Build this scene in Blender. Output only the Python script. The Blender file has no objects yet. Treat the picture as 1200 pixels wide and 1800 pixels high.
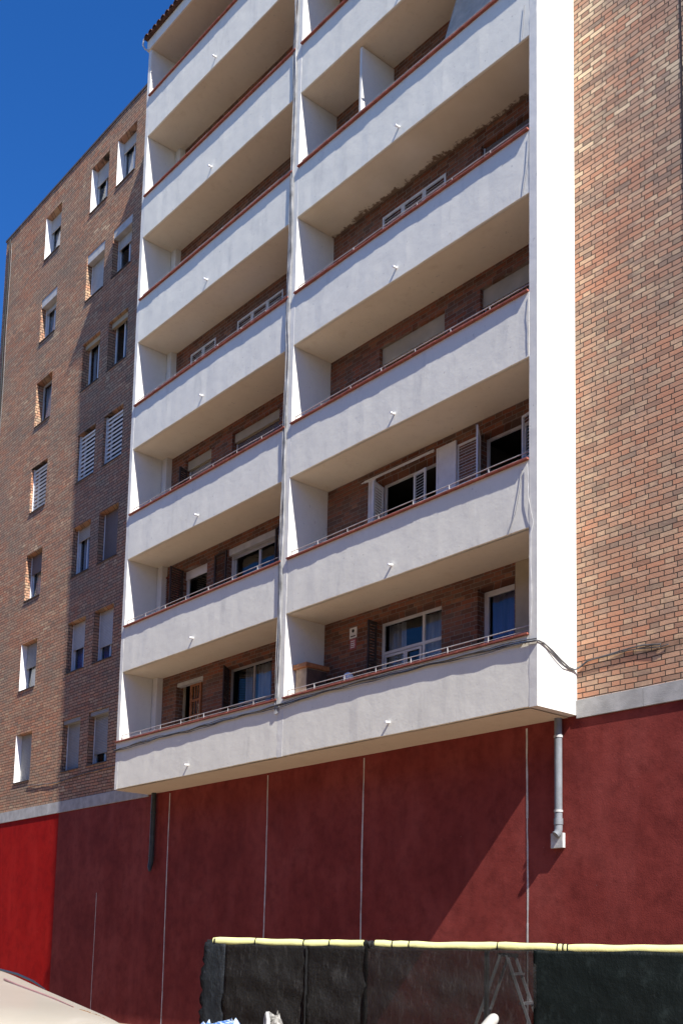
import bpy, bmesh, math, random
from mathutils import Vector, Matrix
random.seed(7)
R = math.radians
S = bpy.context.scene
C = S.collection

# ------------------------------------------------------------ camera
CAM = Vector((23.9606, -14.2912, -3.9878))
yaw, pit, rol = 0.8728, 0.12559, 0.02274
cam = bpy.data.cameras.new('camera'); co = bpy.data.objects.new('camera', cam); C.objects.link(co)
cy, sy = math.cos(yaw), math.sin(yaw)
f_ = Vector((-sy*math.cos(pit), cy*math.cos(pit), math.sin(pit)))
r_ = Vector((cy, sy, 0)); u_ = r_.cross(f_)
r2 = r_*math.cos(rol)+u_*math.sin(rol); u2 = -r_*math.sin(rol)+u_*math.cos(rol)
m = Matrix((r2, u2, -f_)).transposed().to_4x4(); m.translation = CAM
co.matrix_world = m
cam.sensor_fit = 'HORIZONTAL'; cam.sensor_width = 36; cam.lens = 36*1958.69/1200
cam.shift_x = (600-579.5)/1200; cam.shift_y = (1435.5-900)/1200
cam.clip_start = .1; cam.clip_end = 3000
S.camera = co
# ------------------------------------------------------------ light
SUN = Vector((5.05, -0.988, 5.62)).normalized()      # direction towards the sun
elev = math.asin(SUN.z); azi = math.atan2(SUN.x, SUN.y)
w = bpy.data.worlds.new('World'); S.world = w; w.use_nodes = True
nt = w.node_tree; bg = nt.nodes['Background']
sky = nt.nodes.new('ShaderNodeTexSky'); sky.sky_type = 'NISHITA'; sky.sun_disc = False
sky.sun_elevation = elev; sky.sun_rotation = azi
sky.altitude = 300; sky.air_density = 1.0; sky.dust_density = 0.15; sky.ozone_density = 3.0
hs = nt.nodes.new('ShaderNodeHueSaturation'); hs.inputs['Saturation'].default_value = 1.3     # deep, clear summer sky
tn = nt.nodes.new('ShaderNodeMix'); tn.data_type = 'RGBA'; tn.blend_type = 'MULTIPLY'; tn.inputs[0].default_value = 1
tn.inputs[7].default_value = (.82, 1., 1.36, 1)
nt.links.new(sky.outputs[0], hs.inputs['Color']); nt.links.new(hs.outputs[0], tn.inputs[6]); nt.links.new(tn.outputs[2], bg.inputs[0]); bg.inputs[1].default_value = 0.066
sl = bpy.data.lights.new('sun', 'SUN'); sl.energy = 5.0; sl.angle = R(.53); sl.color = (1, .955, .89)
so = bpy.data.objects.new('sun', sl); C.objects.link(so)
so.rotation_euler = SUN.to_track_quat('Z', 'Y').to_euler(); so.location = (60, -30, 60)
S.view_settings.view_transform = 'Standard'; S.view_settings.look = 'None'
S.view_settings.exposure = 1.05; S.view_settings.gamma = 1

# ------------------------------------------------------------ materials
class NG:
    def __init__(s, name):
        s.m = bpy.data.materials.new(name); s.m.use_nodes = True
        s.t = s.m.node_tree; s.b = s.t.nodes['Principled BSDF']
        s.out = s.t.nodes['Material Output']; s.b.inputs['Specular IOR Level'].default_value = .2
        s.pos = s.n('ShaderNodeNewGeometry').outputs['Position']
    def n(s, t, **k):
        x = s.t.nodes.new(t)
        for a, v in k.items(): setattr(x, a, v)
        return x
    def put(s, i, v):
        if isinstance(v, (int, float, tuple)): i.default_value = v
        else: s.t.links.new(v, i)
    def mth(s, op, a, b=0., c=None):
        x = s.n('ShaderNodeMath', operation=op); s.put(x.inputs[0], a); s.put(x.inputs[1], b)
        if c is not None: s.put(x.inputs[2], c)
        return x.outputs[0]
    def noise(s, scale, detail=4, rough=.55, vec=None, stretch=None, col=False):
        x = s.n('ShaderNodeTexNoise'); x.inputs['Scale'].default_value = scale
        x.inputs['Detail'].default_value = detail; x.inputs['Roughness'].default_value = rough
        v = vec or s.pos
        if stretch:
            mp = s.n('ShaderNodeMapping'); s.put(mp.inputs[0], v); mp.inputs['Scale'].default_value = stretch; v = mp.outputs[0]
        s.put(x.inputs['Vector'], v)
        return x.outputs[1 if col else 0]
    def ramp(s, v, stops, interp='LINEAR'):
        x = s.n('ShaderNodeValToRGB'); x.color_ramp.interpolation = interp
        e = x.color_ramp.elements
        while len(e) < len(stops): e.new(.5)
        for q, (p, c) in zip(e, stops):
            q.position = p; q.color = (c if isinstance(c, tuple) else (c, c, c))+(1,)
        s.put(x.inputs[0], v); return x.outputs[0]
    def mix(s, fac, a, b, bt='MIX'):
        x = s.n('ShaderNodeMix', data_type='RGBA', blend_type=bt); s.put(x.inputs[0], fac)
        for i, v in ((6, a), (7, b)):
            if isinstance(v, tuple): x.inputs[i].default_value = v+(1,) if len(v) == 3 else v
            else: s.put(x.inputs[i], v)
        return x.outputs[2]
    def bump(s, h, dist, strength=1.):
        x = s.n('ShaderNodeBump'); x.inputs['Distance'].default_value = dist; x.inputs['Strength'].default_value = strength
        s.put(x.inputs['Height'], h); s.put(s.b.inputs['Normal'], x.outputs[0])
    def col(s, v):
        i = s.b.inputs['Base Color']
        if isinstance(v, tuple): i.default_value = v+(1,)
        else: s.put(i, v)
    def rough(s, v): s.put(s.b.inputs['Roughness'], v)

def simple(name, c, rough=.6, var=.12, scale=6, metal=0, bump=.0015, bs=60):
    g = NG(name)
    n = g.noise(scale, 5)
    d = tuple(x*(1-var*1.6) for x in c); l = tuple(min(1, x*(1+var)) for x in c)
    g.col(g.ramp(n, [(.3, d), (.7, l)])); g.rough(rough); g.b.inputs['Metallic'].default_value = metal
    if bump: g.bump(g.noise(bs, 3), bump)
    return g.m

def plaster(name, c, stain=(.36, .36, .34), amt=.35, bump=.006, dark_streak=True):
    g = NG(name)
    a = g.noise(.9, 6, .6); b = g.noise(7, 5, .6); st = g.noise(3.2, 6, .7, stretch=(1, 1, .22))
    base = g.mix(g.ramp(a, [(.35, 0.), (.75, 1.)]), tuple(x*.93 for x in c), c)
    base = g.mix(g.mth('MULTIPLY', g.ramp(b, [(.45, 0.), (.8, 1.)]), .30), base, tuple(x*.78 for x in c))
    if dark_streak:
        base = g.mix(g.mth('MULTIPLY', g.ramp(st, [(.56, 0.), (.78, 1.)]), amt), base, stain)
        spot = g.noise(13, 2, .5)
        base = g.mix(g.mth('MULTIPLY', g.ramp(spot, [(.70, 0.), (.76, 1.)]), .35), base, (.2, .2, .19))
    g.col(base); g.rough(.85)
    h = g.mth('ADD', g.mth('MULTIPLY', g.noise(2.2, 3, .5), 3.0), g.mth('MULTIPLY', g.noise(24, 4, .55), .5))
    g.bump(h, bump*.45)
    return g.m

def brick(name, tint=(1, 1, 1), bright=1., Hc=.0865, soot=False, mort=(.065, .052, .044), bumpd=.014, grime=.42, contrast=0, upper=0.):
    """Flemish bond in world metres: u along the wall (x, or y in the reveals), v up."""
    g = NG(name)
    sx = g.n('ShaderNodeSeparateXYZ'); g.put(sx.inputs[0], g.pos)
    wob = g.noise(1.3, 2, .5)
    wob2 = g.noise(9, 3, .5)
    u = g.mth('ADD', g.mth('ADD', sx.outputs[0], sx.outputs[1]), g.mth('MULTIPLY', wob2, .012))
    v = g.mth('ADD', sx.outputs[2], g.mth('ADD', g.mth('MULTIPLY', wob, .03), g.mth('MULTIPLY', wob2, .007)))
    v = g.mth('ADD', v, 20.)
    vr = g.mth('DIVIDE', v, Hc); row = g.mth('FLOOR', vr); fv = g.mth('MULTIPLY', g.mth('FRACT', vr), Hc)
    P, L = .485, .322
    sh = g.mth('MULTIPLY', g.mth('MODULO', row, 2.), P/2)
    rw = g.n('ShaderNodeTexWhiteNoise', noise_dimensions='1D'); g.put(rw.inputs['W'], row)
    sh = g.mth('ADD', sh, g.mth('MULTIPLY', rw.outputs[0], .035))
    uu = g.mth('DIVIDE', g.mth('ADD', g.mth('ADD', u, 30.), sh), P); cell = g.mth('FLOOR', uu)
    fu = g.mth('MULTIPLY', g.mth('FRACT', uu), P)
    hd = g.mth('GREATER_THAN', fu, L)
    # distance to the brick's own ends
    d1 = g.mth('ABSOLUTE', g.mth('SUBTRACT', fu, L))
    d2 = g.mth('MINIMUM', fu, g.mth('SUBTRACT', P, fu))
    du = g.mth('MINIMUM', d1, d2)
    dv = g.mth('MINIMUM', fv, g.mth('SUBTRACT', Hc, fv))
    d = g.mth('MINIMUM', g.mth('MULTIPLY', du, 1.0), dv)
    mask = g.n('ShaderNodeMapRange'); g.put(mask.inputs[0], d); mask.inputs[1].default_value = .0045; mask.inputs[2].default_value = .0095
    mk = mask.outputs[0]
    idv = g.n('ShaderNodeCombineXYZ'); g.put(idv.inputs[0], g.mth('ADD', cell, g.mth('MULTIPLY', hd, .37))); g.put(idv.inputs[1], row)
    wn = g.n('ShaderNodeTexWhiteNoise', noise_dimensions='3D'); g.put(wn.inputs[0], idv.outputs[0])
    rnd = wn.outputs[0]
    idv2 = g.n('ShaderNodeVectorMath', operation='ADD'); g.put(idv2.inputs[0], idv.outputs[0]); idv2.inputs[1].default_value = (13.3, 7.7, 3.1)
    wn2 = g.n('ShaderNodeTexWhiteNoise', noise_dimensions='3D'); g.put(wn2.inputs[0], idv2.outputs[0])
    big = g.noise(.55, 5, .65)
    t = g.mth('ADD', g.mth('MULTIPLY', rnd, .62), g.mth('MULTIPLY', g.ramp(big, [(.3, 0.), (.7, 1.)]), .38))
    zr = g.n('ShaderNodeMapRange'); g.put(zr.inputs[0], sx.outputs[2]); zr.inputs[1].default_value = 5.; zr.inputs[2].default_value = 11.
    t = g.mth('ADD', t, g.mth('MULTIPLY', g.mth('SUBTRACT', 1., hd), g.mth('MULTIPLY', zr.outputs[0], upper)))     # paler stretchers in the upper storeys
    K = bright
    def k(r, gg, b): return (r*K*tint[0], gg*K*tint[1], b*K*tint[2])
    colr = g.ramp(t, [(.0, k(.40, .205, .13)), (.22, k(.47, .25, .16)), (.42, k(.43, .26, .175)), (.55, k(.50, .32, .215)),
                      (.64, k(.38, .26, .19)), (.74, k(.54, .39, .26)), (.82, k(.33, .235, .175)), (.88, k(.60, .47, .32)), (1., k(.66, .54, .37))])
    # courses drift a little in tone; fine grain; soot on some bricks
    rt = g.noise(1.1, 3, .6, stretch=(.25, .25, 2.2))
    colr = g.mix(1., colr, g.ramp(rt, [(.32, (.84, .84, .86)), (.5, (1., 1., 1.)), (.68, (1.14, 1.10, 1.06))]), 'MULTIPLY')
    if contrast: colr = g.mix(g.mth('MULTIPLY', g.mth('GREATER_THAN', wn2.outputs[0], .55), .5), colr, (.075, .035, .025))
    gr = g.noise(45, 4, .6)
    colr = g.mix(.45, colr, g.mix(1., colr, g.ramp(gr, [(.3, .55), (.7, 1.3)]), 'MULTIPLY'))
    dk = g.mth('MULTIPLY', g.mth('GREATER_THAN', wn2.outputs[0], .86), .35)
    colr = g.mix(dk, colr, (.14, .115, .095))
    patch = g.noise(.35, 6, .7, stretch=(1, 1, 1.6))
    colr = g.mix(g.mth('MULTIPLY', g.ramp(patch, [(.46, 0.), (.66, 1.)]), grime), colr, (.27*K, .222*K, .165*K))
    if soot:      # an old leak stain on the masonry next to the cable end
        mp = g.n('ShaderNodeMapping'); g.put(mp.inputs[0], g.pos); mp.vector_type = 'POINT'
        mp.inputs['Location'].default_value = (-14.55, 0, -.78)
        sc = g.n('ShaderNodeVectorMath', operation='MULTIPLY'); g.put(sc.inputs[0], mp.outputs[0]); sc.inputs[1].default_value = (.75, 0, 3.4)
        ln = g.n('ShaderNodeVectorMath', operation='LENGTH'); g.put(ln.inputs[0], sc.outputs[0])
        s_ = g.mth('ADD', ln.outputs['Value'], g.mth('MULTIPLY', g.noise(3.5, 5, .7), 1.1))
        colr = g.mix(g.mth('MULTIPLY', g.ramp(s_, [(.75, 1.), (1.35, 0.)]), .55), colr, (.1, .07, .05))
    g.col(g.mix(mk, mort, colr)); g.rough(.9)
    h = g.mth('ADD', mk, g.mth('ADD', g.mth('MULTIPLY', gr, .25), g.mth('MULTIPLY', rnd, .25)))
    g.bump(h, bumpd)
    return g.m

def redwall(name, c1, c2, c3):
    g = NG(name)
    a = g.noise(.7, 6, .62); b = g.noise(3.5, 6, .7); s_ = g.noise(1.2, 5, .6, stretch=(1, 1, .3))
    col = g.ramp(a, [(.3, c1), (.5, c2), (.72, c3)])
    col = g.mix(g.mth('MULTIPLY', g.ramp(b, [(.45, 0.), (.72, 1.)]), .6), col, tuple(x*.6 for x in c1))
    col = g.mix(g.mth('MULTIPLY', g.ramp(s_, [(.5, 0.), (.75, 1.)]), .35), col, tuple(min(1, x*1.35+.01) for x in c3))
    sp = g.noise(26, 2, .4)
    col = g.mix(g.mth('MULTIPLY', g.ramp(sp, [(.76, 0.), (.79, 1.)]), .5), col, (.35, .25, .24))
    g.col(col); g.rough(.85); g.b.inputs['Specular IOR Level'].default_value = .08
    h = g.mth('ADD', g.mth('MULTIPLY', g.noise(1.5, 3), 4.), g.noise(35, 5, .6))
    g.bump(h, .003)
    return g.m

M = {}
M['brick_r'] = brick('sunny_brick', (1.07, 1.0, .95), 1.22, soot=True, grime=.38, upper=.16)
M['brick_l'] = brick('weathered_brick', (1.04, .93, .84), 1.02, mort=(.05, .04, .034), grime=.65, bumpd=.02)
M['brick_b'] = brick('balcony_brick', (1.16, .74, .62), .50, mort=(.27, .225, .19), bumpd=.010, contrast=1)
M['paint'] = plaster('white_painted_render', (.82, .795, .70))
M['side'] = plaster('white_side_render', (.74, .725, .675), amt=.12)
M['soffit'] = plaster('cream_soffit_paint', (.73, .66, .53), stain=(.46, .37, .25), amt=.4, bump=.002)
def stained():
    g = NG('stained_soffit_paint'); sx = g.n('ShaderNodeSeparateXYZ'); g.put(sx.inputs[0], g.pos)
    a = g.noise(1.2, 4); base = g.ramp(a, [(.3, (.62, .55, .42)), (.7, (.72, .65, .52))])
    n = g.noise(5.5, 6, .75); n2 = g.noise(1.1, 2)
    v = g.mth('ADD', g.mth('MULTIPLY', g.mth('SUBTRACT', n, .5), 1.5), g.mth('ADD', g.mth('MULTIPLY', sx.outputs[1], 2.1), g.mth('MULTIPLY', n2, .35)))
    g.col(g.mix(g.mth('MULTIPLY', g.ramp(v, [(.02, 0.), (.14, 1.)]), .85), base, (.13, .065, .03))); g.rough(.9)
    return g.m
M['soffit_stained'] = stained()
M['boxgrey'] = simple('grey_white_shutter_box', (.50, .49, .47), .7, .12, 4)
M['cream'] = simple('cream_paint', (.46, .39, .27), .8, .08, 3)
M['terracotta'] = simple('terracotta_coping', (.30, .095, .068), .75, .2, 9)
M['red'] = redwall('dark_red_paint', (.165, .030, .026), (.225, .042, .035), (.275, .062, .052))
M['redl'] = redwall('bright_red_paint', (.25, .005, .004), (.31, .007, .005), (.35, .012, .008))
M['stone'] = simple('grey_stone_band', (.42, .42, .41), .85, .15, 4, bump=.003)
M['joint'] = simple('pale_joint_strip', (.60, .57, .54), .7, .2, 5)
M['metal'] = simple('grey_painted_metal', (.42, .42, .41), .45, .15, 9)
M['alu'] = simple('white_window_frame', (.72, .72, .72), .4, .06, 5)
M['greyframe'] = simple('grey_window_frame', (.45, .43, .41), .45, .08, 5)
M['darkframe'] = simple('dark_brown_frame', (.10, .06, .045), .5, .15, 8)
M['wood'] = simple('orange_brown_wood', (.38, .15, .06), .5, .3, 12)
M['brownsh'] = simple('red_brown_shutter', (.26, .075, .05), .55, .25, 9)
M['darksh'] = simple('dark_louvre', (.06, .045, .04), .6, .2, 9)
M['pipe'] = simple('grey_plastic_pipe', (.20, .215, .235), .45, .15, 5)
M['pipedark'] = simple('black_plastic_pipe', (.06, .07, .07), .4, .2, 6)
M['cable'] = simple('grey_cable', (.12, .12, .125), .6, .25, 8)
M['lcable'] = simple('pale_cable', (.50, .50, .49), .6, .2, 8)
M['mcable'] = simple('weathered_grey_cable', (.33, .33, .33), .6, .35, 3)
M['hcable'] = simple('mid_grey_cable', (.22, .22, .22), .6, .2, 8)
M['dark'] = simple('dark_room', (.035, .032, .03), .9, .2, 2, bump=0)
M['room'] = simple('room_wall', (.16, .145, .12), .9, .1, 2, bump=0)
M['white'] = simple('white_paint', (.8, .8, .8), .5, .04, 4)
M['roof'] = simple('dark_clay_tile', (.10, .055, .04), .8, .35, 14)
M['sill'] = simple('dark_stone_sill', (.10, .085, .08), .7, .2, 8)
M['ground'] = None
M['yellow'] = simple('yellow_foam', (.62, .61, .27), .8, .06, 8, bump=.004, bs=14)
M['black'] = simple('black_tie', (.012, .012, .012), .5, .1, 9)
M['alum'] = simple('bare_aluminium', (.62, .63, .64), .35, .08, 8, metal=.7)

def slat(name, c, pitch, gap=.18, rough=.55, depth=.01):
    g = NG(name)
    sx = g.n('ShaderNodeSeparateXYZ'); g.put(sx.inputs[0], g.pos)
    fr = g.mth('FRACT', g.mth('DIVIDE', g.mth('ADD', sx.outputs[2], 40.), pitch))
    pr = g.mth('SINE', g.mth('MULTIPLY', fr, math.pi))
    ln = g.mth('LESS_THAN', fr, gap)
    n = g.noise(5, 4)
    col = g.ramp(n, [(.3, tuple(x*.85 for x in c)), (.7, c)])
    g.col(g.mix(g.mth('MULTIPLY', ln, .6), col, tuple(x*.35 for x in c))); g.rough(rough)
    g.bump(pr, depth)
    return g.m
M['roller'] = slat('grey_roller_slats', (.36, .36, .35), .045, .14)
M['rollerw'] = slat('white_roller_slats', (.56, .55, .52), .045, .12)
M['rollerb'] = slat('beige_roller_slats', (.50, .44, .36), .05, .14)
M['rollertan'] = slat('brown_roller_slats', (.22, .17, .15), .045, .14)

def curtain(name, c):
    g = NG(name)
    wv = g.n('ShaderNodeTexNoise'); mp = g.n('ShaderNodeMapping'); g.put(mp.inputs[0], g.pos); mp.inputs['Scale'].default_value = (14, 14, .5)
    g.put(wv.inputs['Vector'], mp.outputs[0]); wv.inputs['Scale'].default_value = 1
    g.col(g.ramp(wv.outputs[0], [(.35, tuple(x*.65 for x in c)), (.65, c)])); g.rough(.9)
    return g.m
M['curt_w'] = curtain('white_curtain', (.70, .70, .74))
M['curt_b'] = curtain('blue_curtain', (.22, .27, .62))
M['curt_t'] = curtain('brown_curtain', (.20, .16, .15))

def glass(name, tint, refl=1.0):
    g = NG(name); g.t.nodes.remove(g.b)
    tr = g.n('ShaderNodeBsdfTransparent'); tr.inputs[0].default_value = tint+(1,)
    gl = g.n('ShaderNodeBsdfGlossy'); gl.inputs['Roughness'].default_value = .03; gl.inputs[0].default_value = (.95, .97, 1, 1)
    fr = g.n('ShaderNodeFresnel'); fr.inputs[0].default_value = 1.5
    geo = g.n('ShaderNodeNewGeometry')
    bp = g.n('ShaderNodeBump'); bp.inputs['Distance'].default_value = .004; g.put(bp.inputs['Height'], g.noise(2.2, 2)); 
    g.put(gl.inputs['Normal'], bp.outputs[0]); g.put(fr.inputs['Normal'], bp.outputs[0])
    mx = g.n('ShaderNodeMixShader'); g.put(mx.inputs[0], g.mth('MULTIPLY', g.mth('MULTIPLY', fr.outputs[0], refl), g.mth('SUBTRACT', 1., geo.outputs['Backfacing']))); g.put(mx.inputs[1], tr.outputs[0]); g.put(mx.inputs[2], gl.outputs[0])
    g.put(g.out.inputs[0], mx.outputs[0])
    return g.m
M['glass'] = glass('window_glass', (.80, .83, .85), 1.0)

def netting(name, c, through, wr):
    g = NG(name)
    tr = g.n('ShaderNodeBsdfTransparent')
    sx = g.n('ShaderNodeSeparateXYZ'); g.put(sx.inputs[0], g.pos)
    n = g.noise(3, 6, .7); n2 = g.noise(9, 5, .7, stretch=(1, 1, .5))
    weave = g.noise(60, 2, .5, stretch=(1, 1, .12)); wk = .35 if through > .05 else .08
    col = g.mix(g.mth('MULTIPLY', g.ramp(n2, [(.55, 0.), (.8, 1.)]), .6), g.ramp(n, [(.3, tuple(x*.5 for x in c)), (.7, c)]), tuple(min(1, x*2.6+.01) for x in c))
    col = g.mix(g.mth('MULTIPLY', g.ramp(weave, [(.6, 0.), (.75, 1.)]), wk), col, tuple(min(1, x*3+.02) for x in c))
    g.col(col); g.rough(.6); g.b.inputs['Specular IOR Level'].default_value = .12
    g.bump(g.mth('ADD', n, g.mth('MULTIPLY', n2, .5)), wr)
    mx = g.n('ShaderNodeMixShader'); g.put(mx.inputs[0], g.ramp(n, [(.3, 1-through*1.25), (.7, 1-through*.75)]))
    g.put(mx.inputs[1], tr.outputs[0]); g.put(mx.inputs[2], g.b.outputs[0]); g.put(g.out.inputs[0], mx.outputs[0])
    return g.m
M['net'] = netting('black_shade_net', (.014, .0135, .013), .36, .022)
M['netd'] = netting('black_shade_net_double', (.014, .0135, .013), .16, .026)
M['net2'] = netting('dense_green_black_sheet', (.003, .006, .006), .02, .016)
M['net3'] = netting('frayed_net_edge', (.016, .019, .023), .12, .03)

# ------------------------------------------------------------ mesh helpers
class MB:
    def __init__(s): s.v = []; s.f = []; s.smooth = False
    def box(s, x0, x1, y0, y1, z0, z1):
        if x0 > x1: x0, x1 = x1, x0
        if y0 > y1: y0, y1 = y1, y0
        if z0 > z1: z0, z1 = z1, z0
        n = len(s.v)
        s.v += [(x0, y0, z0), (x1, y0, z0), (x1, y1, z0), (x0, y1, z0), (x0, y0, z1), (x1, y0, z1), (x1, y1, z1), (x0, y1, z1)]
        s.f += [tuple(n+i for i in q) for q in ((0, 3, 2, 1), (4, 5, 6, 7), (0, 1, 5, 4), (1, 2, 6, 5), (2, 3, 7, 6), (3, 0, 4, 7))]
        return s
    def obox(s, c, ax, ay, az):
        """oriented box: centre and three half-axis vectors"""
        c, ax, ay, az = map(Vector, (c, ax, ay, az)); n = len(s.v)
        for a, b, d in ((-1, -1, -1), (1, -1, -1), (1, 1, -1), (-1, 1, -1), (-1, -1, 1), (1, -1, 1), (1, 1, 1), (-1, 1, 1)):
            s.v.append(tuple(c+ax*a+ay*b+az*d))
        s.f += [tuple(n+i for i in q) for q in ((0, 3, 2, 1), (4, 5, 6, 7), (0, 1, 5, 4), (1, 2, 6, 5), (2, 3, 7, 6), (3, 0, 4, 7))]
        return s
    def quad(s, *p):
        n = len(s.v); s.v += [tuple(q) for q in p]; s.f.append(tuple(range(n, n+len(p)))); return s
    def tube(s, pts, r, seg=8, cap=True):
        pts = [Vector(p) for p in pts]; rr = r if isinstance(r, (list, tuple)) else [r]*len(pts)
        rings = []; up = None
        for i, p in enumerate(pts):
            a = pts[max(i-1, 0)]; b = pts[min(i+1, len(pts)-1)]; t = (b-a).normalized()
            if up is None: up = Vector((0, 0, 1)) if abs(t.z) < .9 else Vector((1, 0, 0))
            sd = t.cross(up).normalized(); up = sd.cross(t).normalized()
            n = len(s.v)
            for j in range(seg):
                q = 2*math.pi*j/seg; s.v.append(tuple(p+(sd*math.cos(q)+up*math.sin(q))*rr[i]))
            rings.append(n)
        for a, b in zip(rings, rings[1:]):
            for j in range(seg): k = (j+1) % seg; s.f.append((a+j, a+k, b+k, b+j))
        if cap: s.f.append(tuple(rings[0]+j for j in range(seg))[::-1]); s.f.append(tuple(rings[-1]+j for j in range(seg)))
        s.smooth = True
        return s
    def grid(s, P, nu, nv):
        """P(i,j) for i<=nu, j<=nv"""
        n = len(s.v)
        for i in range(nu+1):
            for j in range(nv+1): s.v.append(tuple(P(i/nu, j/nv)))
        for i in range(nu):
            for j in range(nv):
                a = n+i*(nv+1)+j; s.f.append((a, a+nv+1, a+nv+2, a+1))
        return s
    def build(s, name, mat, parent=None, bevel=0, **props):
        me = bpy.data.meshes.new(name); O = Vector((0, 0, 0))
        if parent is not None: O = parent.get('_o') and Vector(parent['_o']) or O
        me.from_pydata([tuple(Vector(v)-O) for v in s.v], [], s.f); me.validate()
        bm = bmesh.new(); bm.from_mesh(me); bmesh.ops.recalc_face_normals(bm, faces=bm.faces)
        if s.smooth:
            for f in bm.faces: f.smooth = True
            for e in bm.edges:
                if len(e.link_faces) == 2 and e.calc_face_angle(0) > .7: e.smooth = False
        bm.to_mesh(me); bm.free()
        me.materials.append(M[mat] if isinstance(mat, str) else mat)
        o = bpy.data.objects.new(name, me); C.objects.link(o)
        if parent is not None: o.parent = parent; o['_o'] = list(O)
        if bevel:
            b = o.modifiers.new('bevel', 'BEVEL'); b.width = bevel; b.segments = 2; b.limit_method = 'ANGLE'
        for k, v in props.items(): o[k] = v
        return o

def thing(name, label, cat, loc, group=None):
    o = bpy.data.objects.new(name, None); C.objects.link(o); o.location = loc; o['_o'] = list(loc)
    o.empty_display_size = .3
    o['label'] = label; o['category'] = cat
    if group: o['group'] = group
    return o
def tag(o, label, cat, group=None):
    o['label'] = label; o['category'] = cat
    if group: o['group'] = group
    return o

def wall_sheet(mb, x0, x1, z0, z1, y, t, holes):
    """wall front at y, back at y+t, with rectangular holes (x0,x1,z0,z1) and their reveals"""
    xs = sorted({x0, x1, *[h[0] for h in holes], *[h[1] for h in holes]})
    zs = sorted({z0, z1, *[h[2] for h in holes], *[h[3] for h in holes]})
    for a, b in zip(xs, xs[1:]):
        for c, d in zip(zs, zs[1:]):
            mx, mz = (a+b)/2, (c+d)/2
            if any(h[0] < mx < h[1] and h[2] < mz < h[3] for h in holes): continue
            mb.quad((a, y, c), (b, y, c), (b, y, d), (a, y, d))
            mb.quad((a, y+t, c), (a, y+t, d), (b, y+t, d), (b, y+t, c))
    for h in holes:
        a, b, c, d = h
        mb.quad((a, y, c), (a, y, d), (a, y+t, d), (a, y+t, c)); mb.quad((b, y, c), (b, y+t, c), (b, y+t, d), (b, y, d))
        mb.quad((a, y, d), (b, y, d), (b, y+t, d), (a, y+t, d)); mb.quad((a, y, c), (a, y+t, c), (b, y+t, c), (b, y, c))
    for p in (((x0, z0), (x1, z0)), ((x0, z1), (x1, z1)), ((x0, z0), (x0, z1)), ((x1, z0), (x1, z1))):
        (a, c), (b, d) = p
        mb.quad((a, y, c), (b, y, d), (b, y+t, d), (a, y+t, c))
    return mb

# ------------------------------------------------------------ the ground
GZ = -5.75
g = NG('sandy_ground')
a = g.noise(.25, 6, .6); b = g.noise(6, 6, .7)
g.col(g.mix(g.mth('MULTIPLY', g.ramp(b, [(.4, 0.), (.7, 1.)]), .5), g.ramp(a, [(.3, (.20, .145, .10)), (.7, (.26, .19, .135))]), (.16, .115, .08)))
g.rough(.95); g.bump(b, .02)
gm = MB()
def gp(u, v):
    x = -600+1200*u; y = -600+1200*v
    return (x, y, GZ)
gm.grid(gp, 40, 40)
o = gm.build('ground', g.m); o['kind'] = 'structure'

# ------------------------------------------------------------ unseen block behind the camera, added to cut sky and ground light on the facade
ob_ = thing('apartment_building', 'unseen plain brown block added across the street to cut light on the balconies', 'building', (15, -26, GZ))
q = MB(); hl = []
for i in range(22):
    for k in range(5): hl.append((-28+4*i, -26.6+4*i, GZ+1.2+3*k, GZ+2.6+3*k))
wall_sheet(q, -32, 62, GZ, GZ+17, -26, -.3, hl); q.box(-32, 62, -38, -26.6, GZ, GZ+16.8)
q.build('wall', simple('added_block_brown', (.22, .17, .13), .9, .2, .8), ob_)
q = MB(); q.box(-32.3, 62.3, -38.3, -25.8, GZ+17.01, GZ+17.4); q.build('roof', 'sill', ob_)  # top slab of the added unseen block

# ------------------------------------------------------------ the apartment building
H = 2.9; HW = 2.878
XM0, XM1 = 6.40, 6.575          # wall between the two bays
XR, XC = 12.88, 13.043          # right side wall
XL0, XL = -.135, 0.0            # left side wall
D = .988; YB = .04
ZS = 2.877; ZC = 1.12; ZB = -.045
RIGHT_END = 18.0; LEFT_END = -11.38
B = thing('apartment_building', 'tall brick apartment block with stacked white balconies projecting above a dark red base wall', 'building', (6.5, 0, GZ))

# --- brick walls
colx = {'A': (-8.22, -7.10), 'B': (-5.12, -4.02), 'C': (-3.52, -2.42)}
def wz(k): return (1.06+HW*k, 2.58+HW*k)
holes = []
for c, (x0, x1) in colx.items():
    for k in range(7): z0, z1 = wz(k); holes.append((x0, x1, z0, z1))
ZTOP = 20.62
wall_sheet(MB(), LEFT_END, XL0-.002, .22, ZTOP, 0, .30, holes).build('brick_wall', 'brick_l', B, label='weathered brown brick wall with three columns of windows')
wall_sheet(MB(), XC+.002, RIGHT_END, .20, 24.5, 0, .30, []).build('brick_wall', 'brick_r', B, label='sunlit pink and tan brick wall right of the balconies')
# flank walls, back wall and roof deck close the volume
fl = MB()
fl.box(LEFT_END, LEFT_END+.25, .302, 9, GZ, ZTOP-.01); fl.box(RIGHT_END-.25, RIGHT_END, .302, 9, GZ, 24.4); fl.box(LEFT_END+.26, RIGHT_END-.26, 8.75, 9, GZ, 24.3)
fl.box(.0, .2, .4, 8.7, 20.6, 24.3)
fl.build('flank_wall', 'brick_l', B)
rd = MB(); rd.box(LEFT_END+.26, .0, .302, 8.7, 20.3, 20.45); rd.box(.21, RIGHT_END-.26, .44, 8.7, 24.0, 24.2); rd.build('roof_deck', 'stone', B)
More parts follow.
